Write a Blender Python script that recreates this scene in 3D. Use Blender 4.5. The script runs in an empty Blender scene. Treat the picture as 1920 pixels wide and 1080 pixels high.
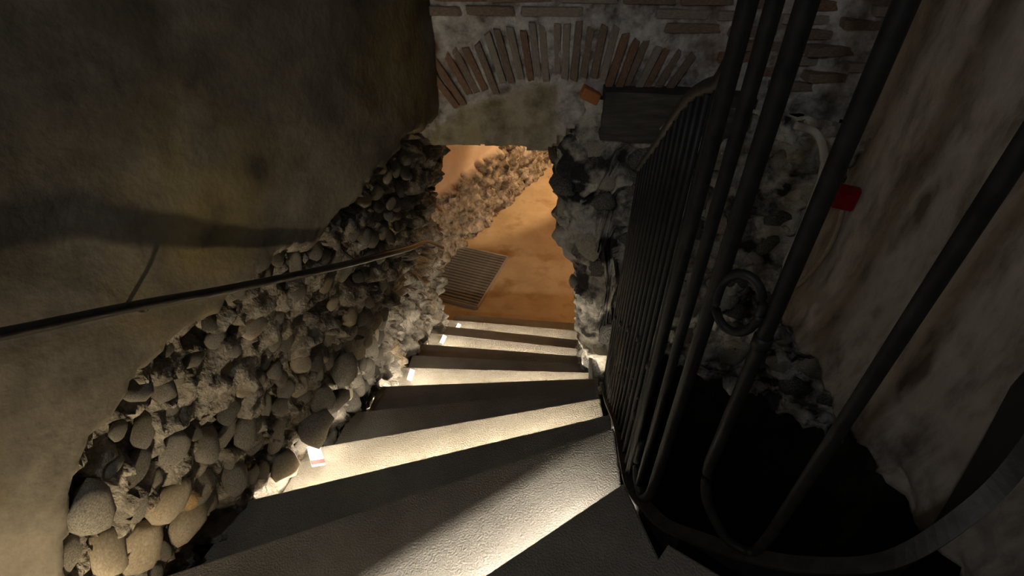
import bpy, bmesh, math, random
import numpy as np
from mathutils import Vector, Matrix, noise
random.seed(7)
S = bpy.context.scene
C = S.collection

# ---------------------------------------------------------------- camera, world, exposure, room light
cam_d = bpy.data.cameras.new('camera'); cam_d.lens = 19.69; cam_d.sensor_width = 36; cam_d.clip_start = .02
cam = bpy.data.objects.new('camera', cam_d); C.objects.link(cam)
cam.location = (0, 0, 0); cam.rotation_euler = (math.radians(49), 0, 0)
S.camera = cam
W = bpy.data.worlds.new('world'); S.world = W; W.use_nodes = True
W.node_tree.nodes['Background'].inputs[0].default_value = (.7, .75, .9, 1)
W.node_tree.nodes['Background'].inputs[1].default_value = .003
S.view_settings.view_transform = 'Standard'; S.view_settings.look = 'None'
S.view_settings.exposure = 0; S.view_settings.gamma = 1
S.view_settings.use_curve_mapping = False

def light(name, kind, loc, energy, col, radius=.02, aim=None, angle=90, blend=.3, parent=None):
    d = bpy.data.lights.new(name, kind); d.energy = energy; d.color = col
    if kind == 'AREA': d.size = radius
    else: d.shadow_soft_size = radius
    if kind == 'SPOT': d.spot_size = math.radians(angle); d.spot_blend = blend
    o = bpy.data.objects.new(name, d); C.objects.link(o); o.location = loc
    if aim is not None:
        o.rotation_euler = (Vector(aim) - Vector(loc)).to_track_quat('-Z', 'Y').to_euler()
    return o
# lamp of the upper room, above and behind the viewer
light('upper_room_light', 'POINT', (-.95, -.75, .80), 27.0, (.94, .97, 1), .06)
# lamps in the lower chamber, round the corner to the right
light('chamber_spot', 'SPOT', (1.75, 7.0, -2.0), 230, (1, .64, .33), .10, (-.25, 7.3, -3.5), 76, .25)
light('chamber_lamp', 'POINT', (1.2, 4.75, -2.2), 22, (1, .57, .20), .10)

# ---------------------------------------------------------------- helpers
def tag(o, label=None, cat=None, group=None, kind=None):
    if label: o['label'] = label
    if cat: o['category'] = cat
    if group: o['group'] = group
    if kind: o['kind'] = kind
    return o
def obj(name, me, m=None, parent=None):
    o = bpy.data.objects.new(name, me); C.objects.link(o)
    if m is not None and not me.materials: me.materials.append(m)
    if parent is not None: o.parent = parent
    return o
def empty(name, loc=(0, 0, 0), rot=(0, 0, 0)):
    o = bpy.data.objects.new(name, None); C.objects.link(o); o.location = loc; o.rotation_euler = rot
    o.empty_display_size = .1
    return o
def frombm(bm, smooth=False, name='m'):
    me = bpy.data.meshes.new(name); bm.normal_update(); bm.to_mesh(me); bm.free()
    if smooth:
        for p in me.polygons: p.use_smooth = True
    return me
def box(sx, sy, sz, bev=.0, c=(0, 0, 0)):
    bm = bmesh.new(); bmesh.ops.create_cube(bm, size=1)
    for v in bm.verts: v.co = Vector((v.co.x*sx + c[0], v.co.y*sy + c[1], v.co.z*sz + c[2]))
    if bev: bmesh.ops.bevel(bm, geom=bm.edges[:], offset=bev, segments=2, affect='EDGES')
    return frombm(bm)
def catmull(pts, n=8):
    P = [Vector(p) for p in pts]; out = []
    Q = [P[0]*2 - P[1]] + P + [P[-1]*2 - P[-2]]
    for i in range(1, len(Q) - 2):
        a, b, c, d = Q[i-1:i+3]
        for k in range(n):
            t = k/n
            out.append(.5*((2*b) + (c - a)*t + (2*a - 5*b + 4*c - d)*t*t + (3*b - a - 3*c + d)*t**3))
    out.append(P[-1]); return out
def tube(pts, r, seg=10, flat=None):
    """round bar along pts; r a number or function of 0..1; flat=(w,h) gives a flat bar, w horizontal"""
    bm = bmesh.new(); rings = []; n = len(pts); pts = [Vector(p) for p in pts]
    for i, p in enumerate(pts):
        t = (pts[min(i+1, n-1)] - pts[max(i-1, 0)]).normalized()
        up = Vector((0, 0, 1)) if abs(t.z) < .95 else Vector((0, 1, 0))
        a = t.cross(up).normalized(); b = a.cross(t).normalized()
        rr = r(i/(n-1)) if callable(r) else r
        ring = []
        if flat:
            for sx, sy in ((-1, -1), (1, -1), (1, 1), (-1, 1)):
                ring.append(bm.verts.new(p + a*sx*flat[0]/2 + b*sy*flat[1]/2))
        else:
            for k in range(seg):
                q = 2*math.pi*k/seg
                ring.append(bm.verts.new(p + a*math.cos(q)*rr + b*math.sin(q)*rr))
        rings.append(ring)
    for A, B in zip(rings, rings[1:]):
        m = len(A)
        for k in range(m): bm.faces.new((A[k], A[(k+1) % m], B[(k+1) % m], B[k]))
    bm.faces.new(rings[0][::-1]); bm.faces.new(rings[-1])
    bmesh.ops.recalc_face_normals(bm, faces=bm.faces[:])
    return frombm(bm, smooth=not flat)
def sstep(a, b, t):
    q = min(1, max(0, (t - a)/(b - a))); return q*q*(3 - 2*q)
def interp(y, X, Y): return float(np.interp(y, X, Y))
def fbm(p, o=4): return noise.fractal(p, .9, 2.1, o, noise_basis='PERLIN_ORIGINAL')
def ridged(p, o=4): return noise.ridged_multi_fractal(p, .9, 2.1, o, 1.0, 2.0)
def cell(p):
    d = noise.voronoi(p)[0]; return d[0], d[1]

# ---------------------------------------------------------------- materials
def mat(name, stops, scale=3, detail=8, rough=.9, bump=.3, bscale=60, bdist=.01, metal=0, stain=None, stretch=(1, 1, 1), spec=.3, fine=None):
    m = bpy.data.materials.new(name); m.use_nodes = True
    N = m.node_tree.nodes; L = m.node_tree.links; b = N['Principled BSDF']
    b.inputs['Roughness'].default_value = rough; b.inputs['Metallic'].default_value = metal
    b.inputs['Specular IOR Level'].default_value = spec
    tc = N.new('ShaderNodeTexCoord'); mp = N.new('ShaderNodeMapping'); mp.inputs['Scale'].default_value = stretch
    L.new(tc.outputs['Object'], mp.inputs[0])
    n = N.new('ShaderNodeTexNoise'); n.inputs['Scale'].default_value = scale; n.inputs['Detail'].default_value = detail
    n.inputs['Roughness'].default_value = .65; L.new(mp.outputs[0], n.inputs['Vector'])
    r = N.new('ShaderNodeValToRGB'); e = r.color_ramp.elements
    e[0].position = stops[0][0]; e[0].color = (*stops[0][1], 1); e[1].position = stops[-1][0]; e[1].color = (*stops[-1][1], 1)
    for p, c in stops[1:-1]: q = e.new(p); q.color = (*c, 1)
    L.new(n.outputs[0], r.inputs[0]); out = r.outputs[0]
    def over(col, sc, lo, hi, prev):
        n2 = N.new('ShaderNodeTexNoise'); n2.inputs['Scale'].default_value = sc; n2.inputs['Detail'].default_value = 6
        L.new(mp.outputs[0], n2.inputs['Vector'])
        r2 = N.new('ShaderNodeValToRGB'); r2.color_ramp.elements[0].position = lo; r2.color_ramp.elements[1].position = hi
        L.new(n2.outputs[0], r2.inputs[0])
        mx = N.new('ShaderNodeMix'); mx.data_type = 'RGBA'; L.new(r2.outputs[0], mx.inputs[0])
        L.new(prev, mx.inputs[6]); mx.inputs[7].default_value = (*col, 1); return mx.outputs[2]
    for st in (stain or []): out = over(*st, out)
    L.new(out, b.inputs['Base Color'])
    n3 = N.new('ShaderNodeTexNoise'); n3.inputs['Scale'].default_value = bscale; n3.inputs['Detail'].default_value = 5
    L.new(tc.outputs['Object'], n3.inputs['Vector'])
    bp = N.new('ShaderNodeBump'); bp.inputs['Strength'].default_value = bump; bp.inputs['Distance'].default_value = bdist
    L.new(n3.outputs[0], bp.inputs['Height']); L.new(bp.outputs[0], b.inputs['Normal'])
    m['out'] = 0
    return m
def flat_mat(name, col, rough=.6, metal=0, emit=0, ecol=None):
    m = bpy.data.materials.new(name); m.use_nodes = True; b = m.node_tree.nodes['Principled BSDF']
    b.inputs['Base Color'].default_value = (*col, 1); b.inputs['Roughness'].default_value = rough; b.inputs['Metallic'].default_value = metal
    if emit: b.inputs['Emission Color'].default_value = (*(ecol or col), 1); b.inputs['Emission Strength'].default_value = emit
    return m
def blend_by_attr(ma, mb, name):
    """material that follows the 'rubble' attribute: ma where plaster still covers the wall, mb where stone is bare"""
    m = ma.copy(); m.name = name; N = m.node_tree.nodes; L = m.node_tree.links
    b1 = N['Principled BSDF']; src = mb.node_tree; mp = {}
    for n in src.nodes:
        if n.type in ('OUTPUT_MATERIAL',): continue
        k = N.new(n.bl_idname); mp[n.name] = k
        for i, s in enumerate(n.inputs):
            if hasattr(s, 'default_value'):
                try: k.inputs[i].default_value = s.default_value
                except Exception: pass
        if n.type == 'VALTORGB':
            e = k.color_ramp.elements; se = n.color_ramp.elements
            e[0].position = se[0].position; e[0].color = se[0].color; e[1].position = se[len(se)-1].position; e[1].color = se[len(se)-1].color
            for q in list(se)[1:-1]: w = e.new(q.position); w.color = q.color
        if n.type == 'MIX': k.data_type = 'RGBA'; k.inputs[7].default_value = n.inputs[7].default_value
    for l in src.links:
        if l.to_node.name in mp and l.from_node.name in mp:
            fi = list(l.from_node.outputs).index(l.from_socket); ti = list(l.to_node.inputs).index(l.to_socket)
            L.new(mp[l.from_node.name].outputs[fi], mp[l.to_node.name].inputs[ti])
    at = N.new('ShaderNodeAttribute'); at.attribute_name = 'rubble'
    ms = N.new('ShaderNodeMixShader'); L.new(at.outputs['Fac'], ms.inputs[0]); L.new(b1.outputs[0], ms.inputs[1])
    L.new(mp['Principled BSDF'].outputs[0], ms.inputs[2])
    L.new(ms.outputs[0], [n for n in N if n.type == 'OUTPUT_MATERIAL'][0].inputs[0])
    return m

M = {}
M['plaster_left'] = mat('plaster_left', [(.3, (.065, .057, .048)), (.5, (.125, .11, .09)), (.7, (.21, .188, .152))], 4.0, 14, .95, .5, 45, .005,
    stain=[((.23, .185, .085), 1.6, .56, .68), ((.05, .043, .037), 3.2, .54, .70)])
M['rubble'] = mat('rubble', [(.32, (.035, .03, .026)), (.44, (.15, .132, .112)), (.57, (.29, .262, .225)), (.72, (.46, .42, .36))], 9, 12, .9, 1.0, 70, .012,
    stain=[((.30, .20, .09), 3, .58, .72)])
M['rubble_dark'] = mat('rubble_dark', [(.34, (.03, .028, .028)), (.43, (.20, .19, .175)), (.53, (.48, .455, .41)), (.70, (.72, .69, .63))], 6, 10, .85, .9, 80, .008,
    stain=[((.03, .028, .03), 5, .54, .62)])
M['cobble'] = mat('cobble', [(.34, (.11, .098, .083)), (.5, (.24, .218, .187)), (.68, (.40, .368, .315))], 14, 10, .8, .7, 90, .006)
M['cobble_dark'] = mat('cobble_dark', [(.34, (.05, .045, .04)), (.5, (.13, .118, .104)), (.68, (.25, .23, .20))], 14, 10, .8, .7, 90, .006)
M['cobble_tan'] = mat('cobble_tan', [(.3, (.22, .18, .13)), (.55, (.35, .295, .22)), (.75, (.47, .41, .31))], 9, 8, .8, .35, 110, .003)
M['rock_black'] = mat('rock_black', [(.35, (.03, .03, .032)), (.5, (.13, .125, .12)), (.66, (.38, .36, .33))], 12, 8, .7, .7, 70, .006)
M['rock_pale'] = mat('rock_pale', [(.35, (.26, .24, .20)), (.55, (.44, .41, .35)), (.72, (.60, .56, .48))], 12, 8, .85, .6, 70, .006)
M['step'] = mat('step', [(.3, (.22, .195, .16)), (.55, (.28, .252, .21)), (.75, (.35, .32, .27))], 5, 8, .9, 1.0, 150, .008)
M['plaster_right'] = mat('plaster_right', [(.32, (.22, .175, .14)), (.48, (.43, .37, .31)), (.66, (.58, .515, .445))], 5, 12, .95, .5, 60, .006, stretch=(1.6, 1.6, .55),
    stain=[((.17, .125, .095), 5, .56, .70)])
M['plaster_arch'] = mat('plaster_arch', [(.35, (.15, .13, .118)), (.47, (.42, .39, .365)), (.62, (.72, .69, .66))], 11, 12, .95, .9, 45, .010,
    stain=[((.17, .10, .065), 4, .55, .68)])
M['plaster_lintel'] = mat('plaster_lintel', [(.32, (.20, .17, .10)), (.5, (.40, .36, .26)), (.68, (.58, .53, .43))], 8, 12, .95, .7, 50, .008,
    stain=[((.30, .24, .06), 4, .54, .68)])
M['brick'] = mat('brick', [(.3, (.17, .115, .085)), (.5, (.27, .20, .155)), (.7, (.42, .36, .31))], 14, 8, .9, .6, 80, .004)
M['brick_red'] = mat('brick_red', [(.3, (.17, .09, .055)), (.5, (.29, .165, .105)), (.7, (.42, .33, .27))], 14, 8, .9, .6, 80, .004)
M['brick_pale'] = mat('brick_pale', [(.3, (.26, .21, .17)), (.5, (.38, .33, .28)), (.7, (.50, .46, .40))], 14, 8, .9, .6, 80, .004)
M['brick_orange'] = mat('brick_orange', [(.3, (.50, .18, .06)), (.7, (.70, .30, .12))], 14, 8, .9, .6, 80, .004)
M['timber'] = mat('timber', [(.3, (.035, .034, .033)), (.55, (.07, .068, .066)), (.75, (.12, .115, .11))], 6, 10, .8, .4, 50, .004, stretch=(1, 1, 6))
M['iron'] = mat('iron', [(.3, (.012, .012, .013)), (.7, (.034, .032, .032))], 20, 5, .55, .25, 130, .001, metal=.3, spec=.35)
M['iron_worn'] = mat('iron_worn', [(.3, (.03, .026, .023)), (.7, (.075, .064, .055))], 20, 5, .5, .25, 130, .001, metal=.4, spec=.5)
M['rail'] = mat('rail', [(.3, (.045, .04, .036)), (.7, (.09, .08, .07))], 20, 5, .38, .1, 130, .001, metal=.7, spec=.5)
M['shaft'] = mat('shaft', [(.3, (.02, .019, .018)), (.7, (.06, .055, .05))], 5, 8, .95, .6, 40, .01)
M['floor'] = mat('floor', [(.3, (.40, .29, .17)), (.5, (.50, .38, .24)), (.7, (.58, .46, .31))], 2.5, 10, .85, .35, 60, .004,
    stain=[((.34, .22, .11), 3.5, .55, .7)])
M['chamber_plaster'] = mat('chamber_plaster', [(.3, (.58, .44, .34)), (.7, (.72, .58, .47))], 4, 8, .95, .4, 60, .004)
M['grate'] = mat('grate', [(.3, (.16, .15, .135)), (.7, (.25, .235, .21))], 10, 5, .6, .2, 120, .002)
M['grate_edge'] = mat('grate_edge', [(.3, (.34, .30, .24)), (.7, (.46, .41, .33))], 10, 5, .5, .2, 120, .002)
M['conduit'] = mat('conduit', [(.3, (.72, .70, .66)), (.7, (.80, .78, .74))], 20, 4, .5, .1, 100, .001)
M['cable'] = mat('cable', [(.3, (.34, .28, .21)), (.7, (.46, .39, .30))], 20, 4, .6, .1, 100, .001)
M['red'] = mat('red', [(.3, (.26, .008, .012)), (.7, (.33, .01, .016))], 20, 4, .4, .05, 100, .001)
M['white'] = mat('white', [(.3, (.74, .73, .70)), (.7, (.82, .81, .78))], 20, 4, .5, .05, 100, .001)
M['stripe'] = flat_mat('stripe', (.60, .06, .06), .5)
M['lens'] = flat_mat('lens', (1, .95, .85), .3, emit=30, ecol=(1, .86, .62))

# ---------------------------------------------------------------- rough wall surfaces
def surface(name, path, z0, z1, dz, shape, disp, m, keep=None, attr=None, flip=False):
    """path: list of (x,y); shape(s,p,z)->Vector base position; disp(s,P,z)->offset along the wall normal"""
    n = len(path); zs = np.arange(z0, z1 + dz*.5, dz); k = len(zs)
    base = [[shape(i, path[i], z) for z in zs] for i in range(n)]
    V = []; A = []
    for i in range(n):
        a = base[max(i-1, 0)]; b = base[min(i+1, n-1)]
        for j in range(k):
            t = b[j] - a[j]; nn = Vector((t.y, -t.x, 0)).normalized()
            if flip: nn = -nn
            d, at = disp(i, base[i][j], base[i][j].z); V.append(base[i][j] + nn*d + Vector((0, 0, 0))); A.append(at)
    F = []
    for i in range(n-1):
        for j in range(k-1):
            if keep and not keep(base[i][j], i, zs[j]): continue
            q = (i*k+j, (i+1)*k+j, (i+1)*k+j+1, i*k+j+1)
            F.append(q if not flip else q[::-1])
    me = bpy.data.meshes.new(name); me.from_pydata(V, [], F)
    at = me.attributes.new('rubble', 'FLOAT', 'POINT'); at.data.foreach_set('value', A)
    for p in me.polygons: p.use_smooth = True
    me.update()
    return obj(name, me, m), base, zs
def resample(pts, d):
    pts = [Vector((*p, 0)) for p in pts]; out = [pts[0].copy()]; 
    acc = 0
    for a, b in zip(pts, pts[1:]):
        L = (b - a).length; t = d - acc
        while t <= L: out.append(a + (b - a)*t/L); t += d
        acc = L - (t - d)
    return [(p.x, p.y) for p in out]

LY = [-.8, 0, .76, 1.13, 1.48, 1.816, 2.13, 2.43, 2.97, 3.3, 3.6]
LX = [-1.68, -1.41, -1.15, -1.03, -.915, -.81, -.75, -.69, -.63, -.61, -.56]
def lean(y, z): return (.10 + .26*sstep(1.0, 2.4, y))*sstep(-2.5, -.9, z)
def xleft(y, z): return interp(y, LY, LX) + lean(y, z)
lp = [(interp(y, LY, LX), y) for y in np.linspace(-.8, 3.6, 60)] + [(-.57, 3.70), (-.64, 3.80), (-.76, 3.86), (-.95, 3.9), (-1.3, 3.92), (-2.0, 3.95)]
lp = resample(lp, .016)
def lshape(i, p, z): return Vector((p[0] + lean(min(p[1], 3.7), z)*(1 if p[0] > -.7 or p[1] < 3.5 else sstep(-1.2, -.7, p[0])), p[1], z))
BY = [.55, .60, .68, .73, .81, .88, .95, 1.1, 1.25, 1.45, 1.62, 1.85, 2.24, 2.9, 3.4]
BZ = [-4.0, -1.5, -1.38, -1.27, -1.21, -1.16, -1.14, -1.15, -1.16, -1.15, -1.14, -1.09, -1.03, -1.15, -1.2]
def rub_mask(y, z, p):
    e = interp(y, BY, BZ) - z + .07*fbm(p*5, 4) + .02*fbm(p*22, 3)
    if y < .72: e = min(e, (y - .585)*1.5 + .03*fbm(p*8, 3))
    return sstep(-.015, .03, e)
def ldisp(i, P, z):
    y = P.y; r = rub_mask(y, z, P)
    if y > 3.65 and P.x < -.6: r = 1
    pl = .012*fbm(P*1.6, 4) + .003*fbm(P*9, 3)
    if r <= 0: return pl, 0.0
    q = P.copy(); q += Vector((fbm(P*6, 2), fbm(P*6 + Vector((9, 2, 5)), 2), fbm(P*6 + Vector((3, 8, 1)), 2)))*.04
    far = sstep(1.5, 2.3, y)
    fq = 1 - .5*far; d1, d2 = cell(Vector((q.x, q.y*12*fq, q.z*16*fq)))
    st = min(1, (d2 - d1)*1.6)
    rg = ridged(P*6, 4)
    deep = .034*(st - .5) + .042*fbm(P*13, 5) + .035*fbm(P*5, 3)
    pit = fbm(Vector((P.x*9, P.y*9, P.z*13)) + Vector((4, 4, 4)), 4)
    deep -= .075*sstep(.14, .42, pit)
    deep += .02*far*(st - .5) + far*(.075*fbm(Vector((P.x*3, P.y*5, P.z*2.5)) + Vector((0, 7, 0)), 4) - .03*(rg - 1.0) - .06*sstep(.1, .45, pit))
    return pl*(1-r) + r*(-.028 - .02*far + deep), r
M['wall_left'] = blend_by_attr(M['plaster_left'], M['rubble'], 'wall_left')
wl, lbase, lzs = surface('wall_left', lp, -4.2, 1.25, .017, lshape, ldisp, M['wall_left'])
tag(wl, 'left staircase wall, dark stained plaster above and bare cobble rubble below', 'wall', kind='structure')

# right side: tunnel jamb, then the rubble face beyond the railing
rp = [(1.3, 3.96), (.9, 3.95), (.66, 3.9), (.60, 3.7), (.57, 3.4), (.53, 3.0), (.49, 2.72), (.48, 2.56), (.53, 2.45), (.62, 2.38), (.80, 2.33), (1.0, 2.27), (1.5, 2.08), (1.95, 1.86)]
rp = resample([(p.x, p.y) for p in catmull([(*p, 0) for p in rp], 6)], .016)
def rlean(p, z):
    k = 1 - sstep(.50, .85, p[0]) if p[1] < 3 else 1 - sstep(.62, 1.0, p[0])
    return -.27*k*sstep(-3.0, -1.3, z)
def rshape(i, p, z):
    if p[1] < 2.6 and p[0] > .6:
        lo = -4.2 + sstep(.60, .66, p[0])*(1.64 - .26*sstep(.8, 1.8, p[0]) + .03*math.sin(p[0]*9) + .09*fbm(Vector((p[0], p[1], 3))*8, 4))
        z = lo + (z + 4.2)*(-.98 - lo)/(-.98 + 4.2)
    return Vector((p[0] + rlean(p, z), p[1], z))
def rdisp(i, P, z):
    q = P + Vector((fbm(P*5, 2), fbm(P*5 + Vector((9, 2, 5)), 2), fbm(P*5 + Vector((3, 8, 1)), 2)))*.05
    d1, d2 = cell(q*7.5); st = min(1, (d2 - d1)*1.5)
    pit = fbm(P*7 + Vector((1, 4, 4)), 4)
    d = .045*(st - .5) + .02*fbm(P*15, 4) + .05*fbm(P*3.5, 3) - .07*sstep(.15, .5, pit)
    return d, 1.0
def rkeep(P, i, z):
    if P.x > .62 and P.y < 2.6:
        return z > -2.60 + .06*math.sin(P.x*9) + .07*fbm(P*8, 3) - .0*P.x
    return True
wr, rbase, rzs = surface('wall_front', rp, -4.2, -.98, .017, rshape, rdisp, M['rubble_dark'])
tag(wr, 'dark and pale rubble jamb right of the lit passage, running on behind the railing', 'wall', kind='structure')

# upper front wall with the brick arch
def fdisp(i, P, z):
    d = .014*fbm(P*5, 4) + .010*fbm(P*18, 4)
    x = P.x + .03*fbm(P*9, 3); zz = z + .02*fbm(P*11 + Vector((2, 2, 2)), 3)
    za = -1.80 + math.sqrt(max(0, .88**2 - (x - .24)**2))
    r = sstep(0, .03, min(za, -.93) - zz)*sstep(.27, .22, -x + 0 if False else x) if False else sstep(0, .03, min(za, -.93) - zz)*(1 - sstep(.17, .22, x))
    return d - .012*r, r
fp = resample([(-.75, 2.47), (.0, 2.45), (.8, 2.40), (1.2, 2.32), (1.75, 2.14)], .02)
def fkeep(P, i, z):
    return z > -1.245 + .02*fbm(P*9, 3) - .03*sstep(-.1, .15, P.x) + .24*sstep(.14, .40, P.x + .04*fbm(P*7, 3))
wf, _, _ = surface('wall_front_upper', fp, -1.32, 1.25, .02, lambda i, p, z: Vector((p[0], p[1], z)), fdisp, blend_by_attr(M['plaster_arch'], M['plaster_lintel'], 'wall_front_upper'), keep=fkeep)
tag(wf, 'upper front wall with plastered brick arch above the passage', 'wall', kind='structure')

# block of wall over the tunnel (soffit)
bm = bmesh.new()
V = [bm.verts.new(v) for v in [(-.75, 2.49, -1.235), (.45, 2.49, -1.26), (.45, 3.95, -1.5), (-.75, 3.95, -1.5), (-.75, 2.49, -.9), (.45, 2.49, -.9), (.45, 3.95, -.9), (-.75, 3.95, -.9)]]
for q in ((3, 2, 1, 0), (4, 5, 6, 7), (0, 1, 5, 4), (1, 2, 6, 5), (2, 3, 7, 6), (3, 0, 4, 7)): bm.faces.new([V[i] for i in q])
o = obj('passage_soffit', frombm(bm), M['plaster_lintel'], wf)
# arch bricks and courses
rb = random.Random(3)
brick_me = {}
for k in range(6):
    bm = bmesh.new(); bmesh.ops.create_cube(bm, size=1)
    for v in bm.verts: v.co *= 1 + rb.uniform(-.09, .05)
    bmesh.ops.bevel(bm, geom=bm.edges[:], offset=.06, segments=1, affect='EDGES')
    me0 = frombm(bm)
    for mm in ('brick', 'brick_red', 'brick_pale', 'brick_orange'):
        me = me0.copy(); me.materials.append(M[mm]); brick_me[(k, mm)] = me
def brick(x, z, w, h, ang, mm, y=None, proud=.0, parent=wf):
    yy = interp(x, [-.75, 0, .8, 1.2, 1.75], [2.47, 2.45, 2.40, 2.32, 2.14]) if y is None else y
    o = obj('brick', brick_me[(rb.randrange(6), mm)], None, parent)
    o.location = (x, yy + .035 - proud, z); o.scale = (w, .08, h); o.rotation_euler = (rb.uniform(-.03, .03), ang, rb.uniform(-.03, .03))
    return o
for k in range(25):
    a = math.radians(-33 + 2.5*k + rb.uniform(-.4, .4)); R = 1.0 + rb.uniform(-.015, .02)
    hh = rb.uniform(.20, .25)
    mm = 'brick_red' if k in (0, 1, 2) else rb.choice(['brick', 'brick', 'brick_pale', 'brick_pale', 'brick_red'])
    brick(.24 + math.sin(a)*R, -1.80 + math.cos(a)*R, .031, hh, a, mm, proud=rb.uniform(.002, .014))
o = brick(.345, -.975, .085, .05, .45, 'brick_orange', proud=.035)
tag(o, 'single bright orange brick at the right end of the arch')
# horizontal courses above and right of the arch
for r in range(15):
    z = -.90 + r*.052
    xs = .62 + max(0, .0) + (r % 2)*.1 if z < -.66 else -.55 + (r % 2)*.12
    x = xs
    while x < 1.50:
        w = rb.uniform(.19, .25)
        inarch = (x - .24)**2 + (z + 1.80)**2 < 1.17**2
        if not inarch and x + w < 1.55 and not (z < -.72 and x < .66):
            brick(x + w/2, z, w, .036, rb.uniform(-.02, .02), rb.choice(['brick', 'brick', 'brick_red', 'brick_pale']), proud=rb.uniform(.004, .016))
        x += w + .02
# timber lintel beam
bm = bmesh.new()
xs = np.linspace(.40, 1.02, 12); rings = []
for x in xs:
    j = Vector((x*4, 0, 0)); y0 = 2.405 - (x - .4)*.10
    rings.append([bm.verts.new((x, y0 - .045 + .008*fbm(j, 2), -1.165 + .012*fbm(j*2, 2))), bm.verts.new((x, y0 + .12, -1.165)),
                  bm.verts.new((x, y0 + .12, -.935)), bm.verts.new((x, y0 - .055 + .008*fbm(j + Vector((0, 3, 0)), 2), -.935 + .008*fbm(j*2 + Vector((5, 0, 0)), 2)))])
for A, B in zip(rings, rings[1:]):
    for k in range(4): bm.faces.new((A[k], A[(k+1) % 4], B[(k+1) % 4], B[k]))
bm.faces.new(rings[0]); bm.faces.new(rings[-1][::-1]); bmesh.ops.recalc_face_normals(bm, faces=bm.faces[:])
o = obj('timber_lintel', frombm(bm), M['timber'], wf); tag(o, 'grey weathered timber beam set in the wall right of the arch')

# right plaster wall
wp = resample([(1.44, 2.2), (1.49, 1.6), (1.56, .8), (1.62, -.4), (1.66, -1.6)], .022)
def wdisp(i, P, z):
    b = sstep(-1.6, -1.95, z) if False else max(0, min(1, (-1.62 - z)/.35))
    return .02*fbm(Vector((P.x*2, P.y*3, P.z*1.2)), 4) + .012*math.sin(P.y*11 + 2*fbm(P*1.5, 2))*.6 + .005*fbm(P*12, 3) + b*(.05*fbm(P*7, 3) + .02), 0
def wshape(i, p, z):
    q = Vector((p[0], p[1], 0)); lo = -2.02 + .03*p[1] + .10*fbm(q*5, 4)
    z2 = lo + (z + 2.2)*(1.25 - lo)/(1.25 + 2.2)
    return Vector((p[0] - .03*(1 - sstep(-2.0, -1.0, z2)), p[1], z2))
wrt, _, _ = surface('wall_right', wp, -2.2, 1.25, .022, wshape, wdisp, M['plaster_right'])
md = wrt.modifiers.new('solid', 'SOLIDIFY'); md.thickness = .05; md.offset = 0
tag(wrt, 'streaked grey-brown plaster wall at right, broken off along its lower edge', 'wall', kind='structure')

# dark shaft below the right wall, back wall and ceiling of the upper room
def quadmesh(name, faces, m, label, cat='wall', t=None):
    bm = bmesh.new()
    for f in faces:
        bm.faces.new([bm.verts.new(v) for v in f])
    o = obj(name, frombm(bm), m); tag(o, label, cat, kind='structure')
    if t:
        md = o.modifiers.new('solid', 'SOLIDIFY'); md.thickness = t; md.offset = 0
    return o
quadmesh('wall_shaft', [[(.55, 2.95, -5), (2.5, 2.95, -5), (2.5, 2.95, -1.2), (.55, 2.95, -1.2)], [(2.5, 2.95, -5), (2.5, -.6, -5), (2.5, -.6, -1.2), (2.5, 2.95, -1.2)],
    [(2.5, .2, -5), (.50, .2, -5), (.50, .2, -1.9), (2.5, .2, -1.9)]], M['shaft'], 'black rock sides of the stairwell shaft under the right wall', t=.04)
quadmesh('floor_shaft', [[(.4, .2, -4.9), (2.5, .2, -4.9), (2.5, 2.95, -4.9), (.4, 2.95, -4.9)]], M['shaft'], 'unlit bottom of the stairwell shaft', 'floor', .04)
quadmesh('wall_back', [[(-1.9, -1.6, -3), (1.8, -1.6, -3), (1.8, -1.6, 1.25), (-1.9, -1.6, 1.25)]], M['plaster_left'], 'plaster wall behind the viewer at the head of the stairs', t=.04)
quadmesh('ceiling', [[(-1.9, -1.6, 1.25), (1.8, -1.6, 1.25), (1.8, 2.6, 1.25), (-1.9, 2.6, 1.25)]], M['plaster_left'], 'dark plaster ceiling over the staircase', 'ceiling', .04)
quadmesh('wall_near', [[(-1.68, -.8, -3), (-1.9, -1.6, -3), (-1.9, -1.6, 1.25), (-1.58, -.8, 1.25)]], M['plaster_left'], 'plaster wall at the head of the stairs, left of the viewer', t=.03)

# ---------------------------------------------------------------- lower chamber
FZ = -4.06
quadmesh('floor', [[(-2.6, 3.7, FZ), (2.6, 3.7, FZ), (2.6, 10, FZ), (-2.6, 10, FZ)]], M['floor'], 'smooth ochre earth floor of the lower chamber', 'floor')
def chamber_line(t): return (-.59 + 1.24*t, 5.61 + 2.16*t)
cp = resample([chamber_line(-.9), chamber_line(1.9)], .03)
def cdisp(i, P, z):
    top = -3.2 + .02*fbm(P*6, 3)
    r = 1 - sstep(top - .02, top + .02, z)
    d1, d2 = cell(P*8 + Vector((0, 0, 3))); st = min(1, (d2 - d1)*1.5)
    pit = fbm(P*6, 4)
    w = sstep(-4.02, -3.9, z)
    return r*(.10 + .07*(st - .5) + .05*fbm(P*11, 4) - .11*sstep(.15, .4, pit) + (1 - w)*.03), r
M['rubble_chamber'] = mat('rubble_chamber', [(.36, (.06, .045, .035)), (.48, (.27, .225, .18)), (.66, (.55, .49, .42))], 9, 12, .9, 1.0, 45, .02)
M['wall_chamber'] = blend_by_attr(M['chamber_plaster'], M['rubble_chamber'], 'wall_chamber')
wc, _, _ = surface('wall_chamber', cp, -4.12, -.9, .03, lambda i, p, z: Vector((p[0], p[1], z)), cdisp, M['wall_chamber'])
tag(wc, 'warm lit rubble wall with plaster above at the back of the lower chamber', 'wall', kind='structure')
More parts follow.
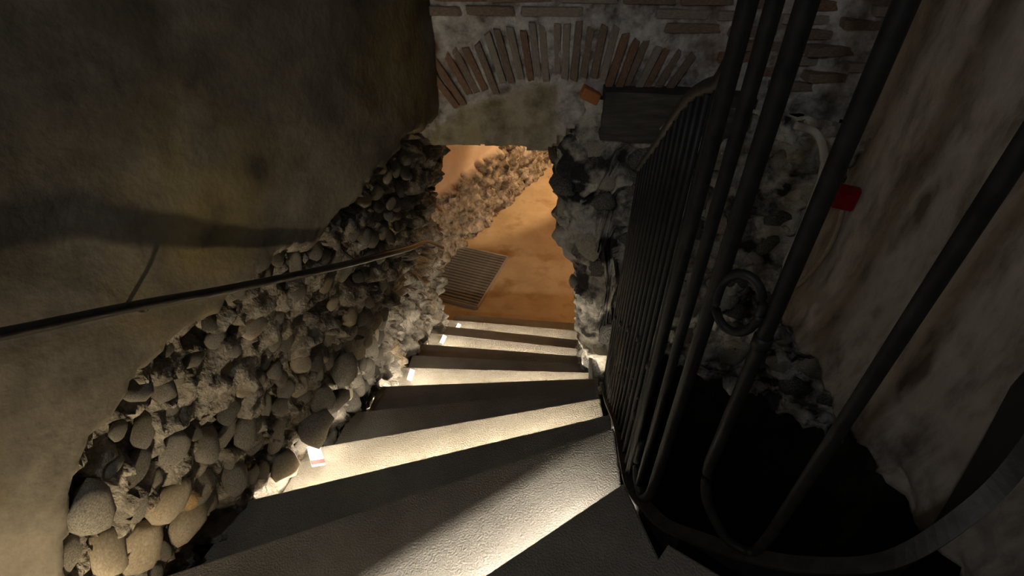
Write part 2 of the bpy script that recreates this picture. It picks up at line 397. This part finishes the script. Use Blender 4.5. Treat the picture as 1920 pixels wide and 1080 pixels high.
quadmesh('wall_chamber_right', [[(2.3, 3.9, -4.1), (2.3, 10, -4.1), (2.3, 10, -.9), (2.3, 3.9, -.9)], [(1.2, 3.97, -4.1), (2.3, 3.97, -4.1), (2.3, 3.97, -.9), (1.2, 3.97, -.9)], [(1.0, 9.6, -4.1), (2.4, 9.6, -4.1), (2.4, 9.6, -.9), (1.0, 9.6, -.9)]],
    M['chamber_plaster'], 'plaster walls on the right of the lower chamber', t=.03)
quadmesh('ceiling_chamber', [[(-2.6, 3.9, -.9), (2.6, 3.9, -.9), (2.6, 10, -.9), (-2.6, 10, -.9)]], M['chamber_plaster'], 'plaster ceiling of the lower chamber', 'ceiling', .03)

# slatted grating on the landing
g = empty('floor_grating', (-.50, 4.86, FZ), (0, 0, math.radians(-20)))
tag(g, 'grey slatted floor grating lying at the foot of the stairs', 'grating')
gw, gl = .62, .92
for sx in (-1, 1): o = obj('edge_strip', box(.014, gl, .045, .003, (sx*gw/2, 0, .0235)), M['grate_edge'], g)
for sy in (-1, 1): o = obj('edge_strip', box(gw, .014, .045, .003, (0, sy*gl/2, .0235)), M['grate_edge'], g)
sl = box(gw - .02, .034, .016, .004); sl.materials.append(M['grate'])
for k in range(19):
    o = obj('slat', sl, None, g); o.location = (0, -gl/2 + .035 + k*(gl - .07)/18, .032)
obj('base_plate', box(gw - .015, gl - .015, .012, 0, (0, 0, .0075)), M['iron'], g)

# ---------------------------------------------------------------- stairs
st = empty('staircase', (0, 2, FZ)); tag(st, 'winding flight of pale concrete steps going down to the lit passage', 'staircase')
E = {  # far edge of every tread: right end, left end
 -4: ((1.05, .42), (1.15, -.9)), -3: ((.70, .50), (.35, -.85)), -2: ((.43, .70), (-.75, -.66)), -1: ((.374, .986), (-1.16, -.02)),
 0: ((.408, 1.33), (-1.17, .745)), 1: ((.444, 1.53), (-1.0, 1.13)), 2: ((.44, 1.76), (-.895, 1.478)), 3: ((.476, 1.97), (-.80, 1.813)),
 4: ((.52, 2.19), (-.74, 2.129)), 5: ((.52, 2.388), (-.70, 2.431)), 6: ((.53, 2.62), (-.66, 2.70)), 7: ((.56, 2.85), (-.66, 2.977)),
 8: ((.60, 3.09), (-.66, 3.275)), 9: ((.64, 3.36), (-.64, 3.545)), 10: ((.66, 3.655), (-.58, 3.80)), 11: ((.68, 3.935), (-.52, 4.06))}
SZ = lambda k: -1.90 - .18*k
LIT = {-1: (.0120, 900, 'light strip under the nosing of the nearest step, lighting the rough tread below'),
       1: (.003, 850, 'light strip under the step above the widest bright tread, white end plate with red stripe'),
       4: (.002, 760, 'light strip under the step above the second bright tread'),
       7: (.002, 640, 'light strip under the step above the third bright tread, inside the passage'),
       9: (.002, 460, 'light strip under the step above the last bright tread before the landing')}
def prism_lr(l, r, n, n0, n1, z0, z1):
    bm = bmesh.new(); P = []
    for q in (l, r):
        for a, b in ((n0, z0), (n1, z0), (n1, z1), (n0, z1)): P.append(bm.verts.new((q.x + n.x*a, q.y + n.y*a, b)))
    for f in ((0, 1, 2, 3), (7, 6, 5, 4), (0, 4, 5, 1), (1, 5, 6, 2), (2, 6, 7, 3), (3, 7, 4, 0)): bm.faces.new([P[i] for i in f])
    bmesh.ops.recalc_face_normals(bm, faces=bm.faces[:]); return frombm(bm)
def led(k, l, r, d, n, z):
    lip, em, lab = LIT[k]
    ro = empty('step_light', (l.x, l.y, z)); tag(ro, lab, 'light', 'light strips under the step nosings')
    inv = Matrix.Translation((-l.x, -l.y, -z))
    parts = [('profile', prism_lr(l, r, n, -.044, -.012, z - .003, z), M['white']), ('lip', prism_lr(l, r, n, -.012, -.009, z - lip - .004, z), M['white']),
             ('diffuser', prism_lr(l, r, n, -.038, -.0365, z - .0065, z - (.0032 if k > 0 else .0048)), lens_mat(em, k))]
    for nm, me, mm in parts: o = obj(nm, me, mm, ro); o.matrix_parent_inverse = inv
    # white end plate at the wall
    zt = z + .05 - .18
    s_ = 1.0 if k == 1 else .55
    pm = box(.06*s_, .15*s_, .006, .0015); p = obj('end_plate', pm, M['white'], ro)
    q = Vector({1: (-.892, 1.425, 0), 4: (-.645, 2.33, 0), 7: (-.56, 3.16, 0), 9: (-.50, 3.66, 0)}.get(k, l + d*.09 + n*.1))
    p.location = (q.x - l.x, q.y - l.y, zt + .04 - z); p.rotation_euler = (.10, .45, math.atan2(d.y, d.x) + (.25 if k == 1 else -.15))
    if k > 0: light('step_lamp', 'POINT', (q.x + d.x*.05, q.y + d.y*.05, zt + .11), 1.3 if k < 5 else .9, (1, .90, .72), .012)
    if k == 1: obj('red_stripe', box(.0595, .02, .003, 0, (0, -.056, .0035)), M['stripe'], p)
def lens_mat(e, k): return flat_mat('lens', (.9, .87, .8), .4, emit=e, ecol=(1, .87, .66) if k > 0 else (1, .94, .84))
for k in range(-3, 12):
    (r, l), (pr, pl) = E[k], E[k-1]
    r, l, pr, pl = (Vector((*q, 0)) for q in (r, l, pr, pl))
    d = (r - l).normalized(); l2 = l - d*.05; 
    nrm = Vector((-d.y, d.x, 0))
    pd = (pr - pl).normalized(); pn = Vector((-pd.y, pd.x, 0))
    pr2 = pr - pn*.04; pl2 = pl - pd*.05 - pn*.04
    z = SZ(k); bm = bmesh.new()
    def prism(pts, za, zb):
        T = [bm.verts.new((p.x, p.y, za)) for p in pts]; B = [bm.verts.new((p.x, p.y, zb)) for p in pts]
        bm.faces.new(T[::-1]); bm.faces.new(B)
        for i in range(4): bm.faces.new((T[i], T[(i+1) % 4], B[(i+1) % 4], B[i]))
    prism([l2, r, pr2, pl2], z, z - .05)
    prism([l2 - nrm*.055, r - nrm*.055, pr2, pl2], z - .0495, z - .30)
    bmesh.ops.recalc_face_normals(bm, faces=bm.faces[:])
    if k in LIT: led(k, l2 - d*.03, r - d*.015, d, nrm, z - .05)
    ed = [e for e in bm.edges if all(abs(v.co.z - z) < 1e-6 for v in e.verts)]
    bmesh.ops.bevel(bm, geom=ed, offset=.006, segments=2, affect='EDGES')
    o = obj('step', frombm(bm), M['step'], st); o.matrix_parent_inverse = Matrix.Translation((0, -2, -FZ))
# stone face of the stairs towards the shaft
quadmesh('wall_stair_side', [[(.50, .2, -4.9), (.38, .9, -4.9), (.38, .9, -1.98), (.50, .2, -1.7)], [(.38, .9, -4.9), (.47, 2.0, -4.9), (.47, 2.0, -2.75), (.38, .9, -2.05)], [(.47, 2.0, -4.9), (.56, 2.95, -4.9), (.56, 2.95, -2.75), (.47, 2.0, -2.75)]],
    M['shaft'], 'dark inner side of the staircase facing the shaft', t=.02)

# ---------------------------------------------------------------- cobbles in the left wall
rc = random.Random(11)
cob = []
for k in range(14):
    bm = bmesh.new(); bmesh.ops.create_icosphere(bm, subdivisions=2, radius=1)
    off = Vector((k*3.7, k*1.3, 5)); ang = k % 3 == 0
    for v in bm.verts:
        f = 1 + .38*fbm(v.co*1.1 + off, 3)
        v.co *= f
        if ang: 
            for ax in range(3): v.co[ax] = math.copysign(abs(v.co[ax])**.8, v.co[ax])
    me0 = frombm(bm, True)
    trio = []
    for mm in ('cobble', 'cobble', 'cobble_dark', 'cobble_tan'):
        me = me0.copy(); me.materials.append(M[mm]); trio.append(me)
    cob.append(trio)
def wall_point(y, z):
    P = Vector((xleft(y, z), y, z)); P2 = Vector((xleft(y+.02, z), y+.02, z)); t = (P2 - P).normalized()
    return P, Vector((t.y, -t.x, 0)), t
placed = []
def put_cobble(y, z, a, b, c, roll, out, mi=None, tilt=0):
    P, n, t = wall_point(y, z)
    o = obj('cobble', cob[rc.randrange(14)][rc.choice([0, 0, 1, 2, 3]) if mi is None else mi], None, wl)
    X = (t*math.cos(roll) + Vector((0, 0, 1))*math.sin(roll)).normalized()
    N = (n + Vector((0, 0, tilt)) + t*rc.uniform(-.25, .25)).normalized()
    Z = N; Y = Z.cross(X).normalized(); X = Y.cross(Z).normalized()
    R = Matrix((X, Y, Z)).transposed().to_4x4()
    o.matrix_local = Matrix.Translation(P + n*(out - .045)) @ R @ Matrix.Diagonal((a, b, c, 1))
    placed.append((y, z, max(a, b)*.8 + min(a, b)*.2))
# the big ones seen beside the lamp and at the near edge
put_cobble(1.47, -2.09, .085, .062, .075, .2, .06, 0)
put_cobble(1.56, -2.02, .07, .05, .055, .7, .04, 0)
put_cobble(1.64, -2.12, .075, .05, .05, -.4, .05, 2)
put_cobble(1.29, -2.13, .07, .06, .05, 1.0, .04, 3)
put_cobble(1.72, -2.00, .09, .06, .05, .8, .05, 0)
put_cobble(.72, -1.37, .075, .06, .05, .9, .045, 0)
for y, z, a, b, ro in [(.80, -1.52, .062, .048, .4), (.70, -1.58, .07, .05, .9), (.88, -1.66, .075, .052, .3), (.76, -1.72, .08, .06, .8), (.98, -1.76, .07, .05, .5),
                       (.90, -1.82, .075, .055, .2), (1.06, -1.62, .06, .042, .7), (1.10, -1.90, .07, .05, .9), (.97, -1.50, .058, .042, .3), (1.20, -1.76, .065, .045, .6), (.70, -1.86, .08, .055, .4)]:
    put_cobble(y, z, a, b, b*.55, ro, rc.uniform(.010, .026), rc.choice([0, 0, 3]), tilt=rc.uniform(.2, .9))
tries = 0; n_c = 0
while n_c < 150 and tries < 30000:
    tries += 1
    y = rc.uniform(.62, 2.25); z = rc.uniform(-2.75, -1.14)
    tread = interp(y, [.5, .95, 1.3, 1.65, 1.97, 2.28], [-1.9, -1.95, -2.15, -2.35, -2.5, -2.7])
    if z < tread + .03: continue
    P = Vector((xleft(y, z), y, z))
    if rub_mask(y, z, P) < .9: continue
    low = sstep(.9, .2, (z - tread)) if False else max(0, 1 - (z - tread)/.8)
    if rc.random() > .10 + .9*low*low: continue
    a = rc.uniform(.03, .052) + .042*low*rc.random(); b = a*rc.uniform(.55, .9)
    if any((y - py)**2 + (z - pz)**2 < ((a*.55 + b*.45) + pr*.9)**2*.92 for py, pz, pr in placed): continue
    put_cobble(y, z, a, b, min(a, b)*rc.uniform(.38, .62), rc.uniform(.0, 1.3), rc.uniform(-.012, .022), tilt=rc.uniform(.1, 1.3)); n_c += 1

# stones in the right jamb
rr = random.Random(5)
rock = []
for k in range(10):
    bm = bmesh.new(); bmesh.ops.create_icosphere(bm, subdivisions=2, radius=1)
    off = Vector((k*2.7, 4, k*1.9))
    for v in bm.verts: v.co *= 1 + .35*fbm(v.co*1.0 + off, 3)
    me0 = frombm(bm, True); duo = []
    for mm in ('rock_black', 'rock_pale'):
        me = me0.copy(); me.materials.append(M[mm]); duo.append(me)
    rock.append(duo)
cand = [(i, j) for i in range(0, len(rp)) for j in range(0, len(rzs), 2)]
rr.shuffle(cand); pl = []
for i, j in cand:
    P = rbase[i][j]
    if P.y > 3.3 or P.x > 1.9: continue
    if P.x > .62 and P.z < -2.6: continue
    if P.z < -3.0 or P.z > -1.2: continue
    a = rr.uniform(.045, .11)
    if any((P - q).length < (a + w)*.9 for q, w in pl): continue
    i0, i1 = max(0, i-2), min(len(rp)-1, i+2); t = rbase[i1][j] - rbase[i0][j]; n = Vector((t.y, -t.x, 0)).normalized()
    o = obj('stone', rock[rr.randrange(10)][rr.choice([0, 0, 1])], None, wr)
    Rm = n.to_track_quat('Z', 'Y').to_matrix().to_4x4() @ Matrix.Rotation(rr.uniform(0, 6.28), 4, 'Z')
    o.matrix_local = Matrix.Translation(P + n*rr.uniform(-.045, -.015)) @ Rm @ Matrix.Diagonal((a, a*rr.uniform(.6, .9), a*.5, 1))
    pl.append((P, a))
    if len(pl) > 95: break

# ---------------------------------------------------------------- uplight at the foot of the left wall, just below the picture
u = empty('wall_uplight', (-.88, -.02, SZ(-1) + .002)); tag(u, 'warm uplight standing at the foot of the left wall, just outside the picture', 'light')
obj('body', tube([(0, 0, 0), (0, 0, .09)], .035, 14), M['iron'], u)
obj('lens', tube([(0, 0, .088), (0, 0, .094)], .028, 14), flat_mat('uplight_lens', (1, .9, .7), .4, emit=4, ecol=(1, .8, .5)), u)
light('uplight_beam', 'SPOT', (-.88, -.02, SZ(-1) + .12), 42, (1, .80, .50), .03, (-1.15, .62, -1.36), 100, 1.0)

# ---------------------------------------------------------------- handrail on the left wall
hp = [(-.8, -.08), (.2, -.43), (.808, -.795), (1.022, -.925), (1.246, -1.062), (1.604, -1.268), (1.85, -1.41), (2.15, -1.60), (2.50, -1.83), (2.85, -2.09), (3.15, -2.33), (3.42, -2.56)]
hpts = []
for y, z in hp:
    P, n, t = wall_point(y, z); hpts.append(P + n*.065)
h = empty('handrail', hpts[2]); tag(h, 'slim dark metal handrail fixed along the left wall', 'handrail')
inv = Matrix.Translation(-hpts[2])
o = obj('rail', tube(catmull(hpts, 8), .0135, 12), M['rail'], h); o.matrix_parent_inverse = inv
for y in (.3, 1.03, 1.75, 2.5, 3.2):
    z = interp(y, [a for a, b in hp], [b for a, b in hp]); P, n, t = wall_point(y, z)
    o = obj('bracket', tube(catmull([P - n*.05 + Vector((0, 0, .012)), P + n*.025 + Vector((0, 0, -.025)), P + n*.058 + Vector((0, 0, -.022)), P + n*.065 + Vector((0, 0, -.005))], 5), .006, 8), M['rail'], h)
    o.matrix_parent_inverse = inv

# ---------------------------------------------------------------- wrought iron railing round the shaft
R0 = [(.52, 2.05, -2.50), (.475, 1.7, -2.22), (.435, 1.35, -1.92), (.405, 1.1, -1.78), (.40, .98, -1.73), (.425, .88, -1.68), (.466, .806, -1.65), (.54, .73, -1.58),
      (.627, .663, -1.52), (.75, .605, -1.45), (.9, .58, -1.36), (1.03, .62, -1.2), (1.14, .70, -1.08), (1.30, .86, -.92), (1.5, 1.08, -.75)]
RP = catmull(R0, 8)
ra = empty('iron_railing', (.40, .98, -1.73)); tag(ra, 'black wrought iron railing with tall bars curving round the dark shaft', 'railing')
inv = Matrix.Translation((-.40, -.98, 1.73))
def rpart(name, me, m='iron'):
    o = obj(name, me, M[m], ra); o.matrix_parent_inverse = inv; return o
rpart('bottom_rail', tube(RP, 0, flat=(.042, .010)), 'iron_worn')
# stringer plate under the rail
bm = bmesh.new(); prev = None
for i, p in enumerate(RP):
    hgt = .26 + .30*sstep(64, 90, i)
    a = bm.verts.new(p + Vector((.012, .012, -.012))); b = bm.verts.new(p + Vector((.012, .012, -hgt)))
    c_ = bm.verts.new(p + Vector((.022, .022, -.012))); d = bm.verts.new(p + Vector((.022, .022, -hgt)))
    if prev:
        A, B, C_, D = prev
        for q in ((A, a, b, B), (C_, D, d, c_), (A, C_, c_, a), (B, b, d, D)): bm.faces.new(q)
    prev = (a, b, c_, d)
bmesh.ops.recalc_face_normals(bm, faces=bm.faces[:])
rpart('stringer_plate', frombm(bm))
def along(y):  # point of the straight run at a given y
    Y = [p.y for p in RP[:36]][::-1]
    return Vector((interp(y, Y, [p.x for p in RP[:36]][::-1]), y, interp(y, Y, [p.z for p in RP[:36]][::-1])))
tops = []
k = 0
for y in np.arange(2.02, 1.06, -.072):
    b = along(y); top = b + Vector((0, 0, 1.36)); tops.append(top)
    rpart('bar', tube([b, b + Vector((0, 0, .5)), b + Vector((0, 0, 1.0)), top], .0085, 8))
    if k % 2 == 0:
        pts = [b + Vector((-.0, -.0, .30)) + Vector((0, .030*math.cos(q) - .03, .055*math.sin(q))) for q in np.linspace(0, 2*math.pi, 18)]
        rpart('scroll', tube(pts, .0055, 6))
    if k % 3 == 1:
        rpart('collar', tube([b + Vector((0, 0, .52)), b + Vector((0, 0, .55))], .014, 8))
    k += 1
tops.append(Vector((.40, 1.04, -.36)))
rpart('top_rail', tube(catmull(tops, 3), .017, 10))
def tall(x, y, zb, r0, r1, pts=None):
    P = pts or [(x, y, zb)]
    P = list(P) + [(x, y, zb + (0.42 - zb)*t) for t in (.25, .5, .75, 1.0)] if not pts else list(pts) + [(x, y, -.9), (x, y, -.45), (x, y, 0), (x, y, .42)]
    rpart('bar', tube(P if not pts else P, lambda t: r0 + (r1 - r0)*t, 10))
tall(.400, 1.035, -1.755, .012, .021)
tall(.408, .948, -1.715, .011, .017)
c_ = (.428, .885)
tall(c_[0], c_[1], -1.3, .010, .018, [tuple(q) for q in catmull([(.402, 1.0, -1.50), (.400, .985, -1.62), (.412, .92, -1.68), (.425, .888, -1.62), (.428, .885, -1.5)], 5)])
tall(.518, .803, -1.3, .0105, .017, [tuple(q) for q in catmull([(.627, .664, -1.512), (.575, .70, -1.50), (.525, .765, -1.42), (.518, .802, -1.33), (.518, .803, -1.22)], 6)])
tall(.655, .660, -1.3, .0115, .016, [tuple(q) for q in catmull([(.627, .664, -1.512), (.645, .661, -1.49), (.655, .66, -1.4)], 4)])
# upper rail joining the tall bars
rpart('top_rail', tube(catmull([(.40, 1.04, .34), (.408, .948, .38), (.428, .885, .42), (.508, .805, .42), (.655, .66, .42), (.9, .58, .5)], 5), .02, 10))
# the large ring between two bars
cen = Vector((.462, .842, -.775)); ax = (Vector((.508, .805, 0)) - Vector((.428, .885, 0))).normalized()
ring = [cen + ax*.047*math.cos(q) + Vector((0, 0, .075*math.sin(q))) for q in np.linspace(0, 2*math.pi, 33)]
rpart('ring', tube(ring, .010, 10))
rpart('collar', tube([(.518, .803, -.86), (.518, .803, -.83)], .02, 10))

# ---------------------------------------------------------------- conduit, cable and red alarm box
cpts = [tuple(.93*q for q in w) for w in [(1.079, 2.02, -.933), (1.172, 2.02, -.966), (1.235, 2.02, -1.056), (1.262, 2.02, -1.176), (1.268, 2.02, -1.444), (1.262, 2.02, -1.594), (1.291, 2.03, -1.69)]]
o = obj('conduit', tube(catmull(cpts, 8), .014, 10), M['conduit']); tag(o, 'bent grey conduit on the rubble wall behind the railing', 'conduit')
o = obj('cable', tube(catmull([(1.385, 1.99, -1.29), (1.395, 1.98, -1.387), (1.391, 1.975, -1.50), (1.36, 1.975, -1.64), (1.33, 2.0, -1.75)], 8), .011, 10), M['cable'])
tag(o, 'thin tan cable hanging below the red box', 'cable')
a = empty('alarm_box', (1.378, 1.99, -1.235), (0, 0, math.radians(-25))); tag(a, 'small red alarm box on the wall behind the railing', 'alarm')
obj('casing', box(.085, .04, .10, .006), M['red'], a)
obj('front_cover', box(.06, .012, .07, .004, (0, -.022, 0)), M['red'], a)
